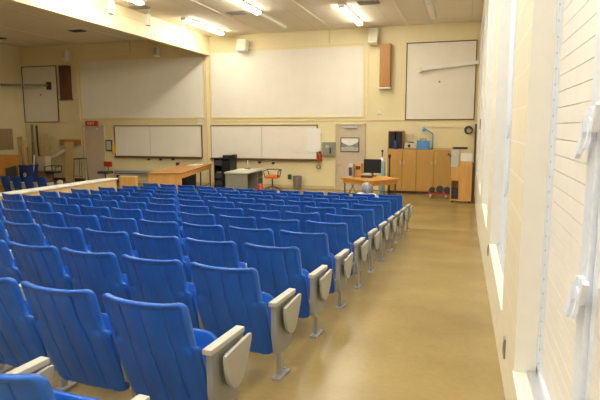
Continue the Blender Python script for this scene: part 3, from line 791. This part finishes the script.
t = empty('equipment_rack', (-8.58, 18.45, ZF))
MB().box(-.36, -.33, -.30, .30, .04, 1.12).box(.33, .36, -.30, .30, .04, 1.12).box(-.36, .36, -.30, .30, 1.10, 1.14, .004).box(-.36, .36, -.30, .30, .04, .08).box(-.33, .33, .26, .30, .04, 1.12).box(-.02, .02, -.30, -.27, .08, 1.10).build('frame', M['black'], t)
for z_ in (.12, .38, .86): MB().box(-.32, -.03, -.28, .24, z_, z_ + .2, .006).build('device', M['dark'], t)
MB().box(.03, .32, -.28, .24, .10, 1.04, .006).build('closed_door', M['black'], t)
MB().box(-.26, -.06, -.285, -.25, .60, .64).build('grey_shelf_edge', M['grey'], t)  # thin grey strip across the open shelf
for a in (-.3, .3):
    for b_ in (-.25, .25): MB().ball((a, b_, .03), .03, .03, .03, 10, 6).build('caster', M['black'], t)
t.scale = (.9, 1, 1)
tag(t, 'black equipment rack left of the grey desk', 'rack')
t = empty('black_projector', (-8.40, 18.4, ZF + 1.14))
MB().box(-.20, .14, -.16, .16, 0, .10, .02).box(.16, .28, -.10, .10, 0, .12, .01).build('body', M['black'], t)
MB().tube((-.05, -.16, .06), (-.05, -.21, .06), .04, n=12).build('lens', M['dark'], t)
tag(t, 'black device on top of the equipment rack', 'device')
def office_chair(name, loc, seat_m, back_m, label, arms=True, rz=0):
    t = empty(name, loc, rz)
    MB().box(-.24, .24, -.22, .22, .42, .52, .04).build('seat', M[seat_m], t)
    if arms:
        for s in (-1, 1): MB().path([(s * .25, -.15, .46), (s * .28, -.17, .68), (s * .27, .20, .72), (s * .20, .24, .46)], .016).build('armrest', M['dark'], t)
        MB().path([(-.27, .20, .72), (0, .26, .72), (.27, .20, .72)], .018).build('back_rail', M[back_m], t)
    MB().tube((0, 0, .10), (0, 0, .42), .025).build('post', M['dark'], t)
    for q in range(5):
        a = 2 * math.pi * q / 5
        MB().tube((0, 0, .12), (.26 * math.cos(a), .26 * math.sin(a), .06), .02, .014, 8).ball((.26 * math.cos(a), .26 * math.sin(a), .03), .03, .03, .03, 8, 6).build('leg', M['dark'], t)
    tag(t, label, 'chair'); return t
office_chair('swivel_armchair', (-6.74, 18.5, ZF), 'orangefab', 'dark', 'orange swivel chair with dark arms right of the grey desk')
o = MB().ball((-6.33, 16.2, ZF + .23), .11, .11, .23).build('red_bag', M['red']); tag(o, 'small red bag on the floor by the grey desk', 'bag')
t = empty('waste_bin', (-5.92, 18.9, ZF))
MB().lathe(0, 0, [(.12, 0), (.14, .02), (.17, .46), (.175, .47)], 20).build('body', M['grey'], t)
MB().lathe(0, 0, [(.155, .475), (.155, .482)], 20).build('opening', M['dark'], t)
tag(t, 'grey waste bin against the wall under the whiteboard end', 'bin')
# long demonstration bench
BT = 0.20
t = empty('demonstration_bench', (-8.36, 13.75, ZF), R(14)); H_ = BT - ZF
MB().prism([(-.48, 0), (.52, 0), (.52, 4.15), (-.48, 4.15)], 2, H_ - .04, H_).build('benchtop', M['oak'], t)
MB().box(-.42, .49, .03, .16, 0, H_ - .04, .003).build('front_panel', M['maple'], t)
MB().box(-.46, -.42, .03, 2.4, .06, H_ - .06, .003).build('side_board', M['orange'], t)
MB().box(.47, .50, .17, 4.10, H_ - .17, H_ - .04, .003).build('apron', M['orange'], t)
for (x, y) in ((.46, 2.6), (.46, 4.05), (-.46, 4.05)): MB().box(x - .02, x + .02, y - .02, y + .02, 0, H_ - .04).build('leg', M['dark'], t)
MB().tube((.46, 2.6, .25), (.46, 4.05, .25), .015).build('brace', M['dark'], t)
MB().box(-.45, .40, 2.2, 2.24, .02, H_ - .04, .003).build('shade_panel', M['dark'], t)  # added dark sheet standing in for shade under the benchtop
tag(t, 'long wooden demonstration bench running towards the back wall', 'bench')
o = MB().box(-9.15, -8.85, 16.6, 17.2, BT, BT + .03, .004).build('open_book', M['paper']); tag(o, 'white papers lying on the far end of the long bench', 'papers')

# ------------------------------------------------------------------ clutter in the dark left corner
def slab(name, x0, x1, y, z0, z1, m, label, lean=8, th=.03, cat='board', roll=0):
    """board standing on the floor, leaning back to the wall"""
    mb = MB().box(x0, x1, y, y + th, z0, z1, .002)
    bmesh.ops.rotate(mb.bm, verts=mb.bm.verts, cent=((x0 + x1) / 2, y, z0), matrix=Matrix.Rotation(R(-lean), 3, 'X') @ Matrix.Rotation(R(roll), 3, 'Y'))
    o = mb.build(name, M[m]); tag(o, label, cat); return o
slab('plywood_sheet', -18.30, -17.02, 17.15, ZF, .46, 'orange', 'orange plywood sheet leaning at the left photo edge', 6)
slab('dark_sheet', -17.25, -16.72, 16.85, ZF, .02, 'dark', 'dark grey panel leaning left of the blue bin', 12, roll=-14)
slab('tall_plank', -16.20, -15.76, 18.9, ZF, .92, 'palewood', 'tall pale plywood plank standing left of the door', 2)
slab('pale_board', -18.15, -17.9, 18.55, ZF, 1.15, 'palewood', 'pale narrow board leaning behind the orange plywood', 3, roll=-6)
slab('thin_board', -17.12, -16.94, 18.7, ZF, 1.28, 'palewood', 'upright pale board, left of two behind the white box', 3)
slab('thin_board', -16.86, -16.74, 18.75, ZF, 1.15, 'palewood', 'upright pale board, right of two behind the white box', 3)
slab('grey_strip', -17.75, -17.62, 18.8, ZF, 1.65, 'grey', 'tall grey strip standing behind the blue bin', 2, roll=-2)
slab('brown_strip', -17.45, -17.37, 18.8, ZF, 1.62, 'red_oak', 'tall brown strip standing behind the blue bin', 2, roll=-3)
t = empty('recycling_bin', (-16.62, 17.35, ZF))
MB().box(-.26, .26, -.2, .2, 0, .03).box(-.26, .26, -.2, -.18, .03, .74).box(-.26, .26, .18, .2, .03, .74).box(-.26, -.24, -.18, .18, .03, .74).box(.24, .26, -.18, .18, .03, .74).build('body', M['bin'], t)
MB().box(-.29, .29, -.23, -.18, .74, .79).box(-.29, .29, .18, .23, .74, .79).box(-.29, -.24, -.18, .18, .74, .79).box(.24, .29, -.18, .18, .74, .79).build('rim', M['bin'], t)
lg = MB()
for q in range(3):
    a = math.radians(90 + 120 * q); b_ = math.radians(90 + 120 * (q + 1))
    p, q2 = Vector((.10 * math.cos(a), .10 * math.sin(a))), Vector((.10 * math.cos(b_), .10 * math.sin(b_)))
    s_, e_ = p.lerp(q2, .18), p.lerp(q2, .80)
    d = (e_ - s_).normalized(); nn = Vector((-d.y, d.x))
    pts = [s_ - nn * .018, e_ - nn * .018 - d * .04, e_ - nn * .036 - d * .04, e_ + d * .01, e_ + nn * .036 - d * .04, e_ + nn * .018 - d * .04, s_ + nn * .018]
    lg.prism([(v.x, .42 + v.y) for v in pts], 1, -.204, -.200)
lg.build('recycling_mark', M['paper'], t)
tag(t, 'dark blue recycling bin full of wooden strips', 'bin')
for (dx, dy, tx, h, m, lab) in ((-.15, 0, -.42, 1.55, 'oak', 'leaning furthest left'), (-.06, .05, -.20, 1.75, 'palewood', 'second from left'), (.03, -.04, .02, 1.50, 'oak', 'in the middle'), (.10, .06, .20, 1.70, 'red_oak', 'fourth from left'), (.18, -.02, .34, 1.2, 'paper', 'white, leaning right')):
    x = -16.62 + dx; y = 17.35 + dy
    o = MB().box(-.02, .02, -.012, .012, 0, 1, 0).build('wooden_strip', M[m])
    v0 = Vector((x, y, ZF + .02)); v1 = Vector((x + (tx - dx) * .8, y + .05, ZF + h))
    d = v1 - v0; o.location = v0; o.rotation_mode = 'QUATERNION'; o.rotation_quaternion = d.to_track_quat('Z', 'Y'); o.scale = (1.4, 1.4, d.length)
    tag(o, 'long wooden strip standing in the blue bin, ' + lab, 'wood strip', 'strips in the blue bin')
o = MB().box(-16.80, -16.32, 17.95, 18.35, ZF, ZF + .52, .004).build('cardboard_box', M['cardboard']); tag(o, 'brown cardboard box on the floor under the white box', 'box')
o = MB().box(-16.76, -16.36, 18.0, 18.3, ZF + .522, ZF + 1.10, .006).build('white_carton', M['beige']); tag(o, 'whitish box stacked on the brown cardboard box', 'box')
o = MB().tube((-17.0, 18.3, ZF + .78), (-15.95, 18.65, ZF + 1.32), .06, n=14).build('grey_tube', M['beige']); tag(o, 'pale tube lying slanted behind the whitish box', 'tube')
o = MB().box(-16.45, -15.55, 18.98, 19.19, .80, 1.02, .006).build('wall_shelf', M['oak']); tag(o, 'short brown shelf box on the wall above the tall plank', 'shelf')
o = MB().box(-17.35, -17.05, 18.3, 18.6, ZF, ZF + .62, .02).box(-17.32, -17.08, 18.35, 18.55, ZF + .62, ZF + .68, .02).build('grey_cabinet', M['grey']); tag(o, 'grey metal box between the blue bin and the cartons', 'box')
o = MB().box(XL + .001, XL + .03, 17.3, 18.45, .60, 1.48, .003).build('cork_board', M['cork']); tag(o, 'brown board on the left side wall at the photo edge', 'board')
office_chair('dark_swivel_chair', (-16.02, 18.0, ZF), 'dark', 'dark', 'dark swivel chair in front of the tall plank')
t = empty('metal_stool', (-15.08, 18.5, ZF))
MB().box(-.20, .20, -.18, .18, .98, 1.02, .006).build('seat', M['dark'], t)
for (a, b_) in ((-1, -1), (1, -1), (-1, 1), (1, 1)): MB().tube((a * .17, b_ * .15, 1.0), (a * .21, b_ * .19, 0), .014, n=8).build('leg', M['dark'], t)
MB().tube((-.2, -.18, .3), (.2, -.18, .3), .01, n=8).build('rung', M['dark'], t)
tag(t, 'tall dark metal stool left of the EXIT door', 'stool')
t = office_chair('red_swivel_stool', (-13.9, 18.5, ZF), 'dark', 'dark', 'swivel stool with a red back beside the left door', arms=False)
MB().box(-.20, .18, .16, .24, .68, .90, .04).build('backrest', M['red'], t)
MB().tube((0, .2, .45), (0, .2, .7), .015).build('back_post', M['dark'], t)
o = MB().ball((-15.45, 17.7, ZF + .1), .12, .12, .10).build('white_ball', M['white_p']); tag(o, 'small whitish round thing on the floor by the tall plank', 'ball')
o = MB().box(-16.1, -15.55, 17.4, 17.6, ZF, ZF + .08, .01).build('wood_offcut', M['red_oak']); tag(o, 'reddish wood offcut lying on the floor by the tall plank', 'wood')

# ------------------------------------------------------------------ the person in the frontmost row
def skin_obj(name, verts, edges, radii, m, parent, sub=2, root=0):
    me = bpy.data.meshes.new(name); me.from_pydata(verts, edges, []); me.materials.append(m)
    o = bpy.data.objects.new(name, me); col.objects.link(o)
    sk = o.modifiers.new('skin', 'SKIN')
    for v, r_ in zip(me.skin_vertices[0].data, radii): v.radius = r_ if isinstance(r_, tuple) else (r_, r_)
    me.skin_vertices[0].data[root].use_root = True
    sk.use_smooth_shade = True
    sb = o.modifiers.new('sub', 'SUBSURF'); sb.levels = sub; sb.render_levels = sub
    dg = bpy.context.evaluated_depsgraph_get(); me2 = bpy.data.meshes.new_from_object(o.evaluated_get(dg))
    for p in me2.polygons: p.use_smooth = True
    o2 = bpy.data.objects.new(name, me2); col.objects.link(o2)
    bpy.data.objects.remove(o)
    if parent: o2.parent = parent
    return o2
s11 = seats[(11, 1)]
px, py = s11.location.x, s11.location.y
PZ = ZF
pv = [(0, .42, .40), (0, .34, .50), (0, .27, .61), (0, .25, .70), (0, .26, .765), (0, .28, .83), (0, .29, .91),
      (-.10, .46, .41), (-.12, .80, .47), (-.12, .84, .10), (-.12, .96, .05), (.10, .46, .41), (.12, .80, .47), (.12, .84, .10), (.12, .96, .05),
      (-.21, .25, .73), (-.27, .33, .46), (-.17, .56, .50), (-.10, .66, .50), (.21, .25, .73), (.27, .33, .46), (.17, .56, .50), (.10, .66, .50)]
pe = [(0, 1), (1, 2), (2, 3), (3, 4), (4, 5), (5, 6), (0, 7), (7, 8), (8, 9), (9, 10), (0, 11), (11, 12), (12, 13), (13, 14), (3, 15), (15, 16), (16, 17), (17, 18), (3, 19), (19, 20), (20, 21), (21, 22)]
prd = [(.14, .10), (.13, .09), (.14, .10), (.11, .08), .055, (.085, .105), (.08, .10), .075, .055, .045, .035, .075, .055, .045, .035, .055, .042, .035, .025, .055, .042, .035, .025]
person = skin_obj('person', pv, pe, prd, M['skin'], None)
person.location = (px + .0, py + .02, PZ); person.rotation_euler = (0, 0, R(-5))
tag(person, 'grey-haired person in a white shirt sitting in the frontmost row, seen from behind', 'person')
HS = MB().ball((0, .265, .895), .115, .128, .135, 20, 14)
HS.build('hair', M['hair'], person)
fc = MB()
for s in (-1, 1):
    fc.ball((s * .112, .285, .86), .014, .022, .036, 10, 8)
fc.build('ears', M['skin'], person)
fc = MB().ball((0, .405, .85), .014, .022, .024, 8, 8); fc.build('nose', M['skin'], person)
for s in (-1, 1):
    MB().ball((s * .035, .388, .88), .012, .01, .009, 8, 6).build('eye', M['white_p'], person)
MB().ball((0, .382, .81), .026, .012, .007, 10, 6).build('mouth', M['red'], person)
# shirt and trousers follow the body
skin_obj('shirt', [pv[0], pv[1], pv[2], (0, .25, .725), pv[15], pv[16], (-.21, .46, .48), pv[19], pv[20], (.21, .46, .48)], [(0, 1), (1, 2), (2, 3), (3, 4), (4, 5), (5, 6), (3, 7), (7, 8), (8, 9)],
         [(.155, .115), (.145, .105), (.155, .115), (.115, .085), .072, .058, .048, .072, .058, .048], M['shirt'], person)
skin_obj('trousers', [(0, .43, .40), pv[7], pv[8], (-.12, .835, .14), pv[11], pv[12], (.12, .835, .14)], [(0, 1), (1, 2), (2, 3), (0, 4), (4, 5), (5, 6)],
         [(.15, .11), .088, .066, .058, .088, .066, .058], M['trouser'], person)
for s in (-1, 1):
    MB().ball((s * .12, .93, .05), .05, .13, .05, 14, 8).build('shoe', M['black'], person)
    for q in range(5):
        a0 = Vector((s * (.075 + .012 * q), .67, .515)); ln = (.045, .068, .075, .068, .052)[q] if s < 0 else (.045, .068, .075, .068, .052)[q]
        MB().tube(a0, a0 + Vector((0, ln * .6, .004)), .009, n=8).tube(a0 + Vector((0, ln * .6, .004)), a0 + Vector((0, ln, -.016)), .008, .007, 8).build('finger', M['skin'], person)
# the person's own seat has its pan folded down
for ch in kids(s11):
    if ch.name.startswith('seat'):
        me = ch.data.copy(); ch.data = me
        ch.location = (0, .205, .0)
        ch.matrix_local = Matrix.Translation((0, .26, .30)) @ Matrix.Rotation(R(-68), 4, 'X') @ Matrix.Translation((0, -.265, -.215))
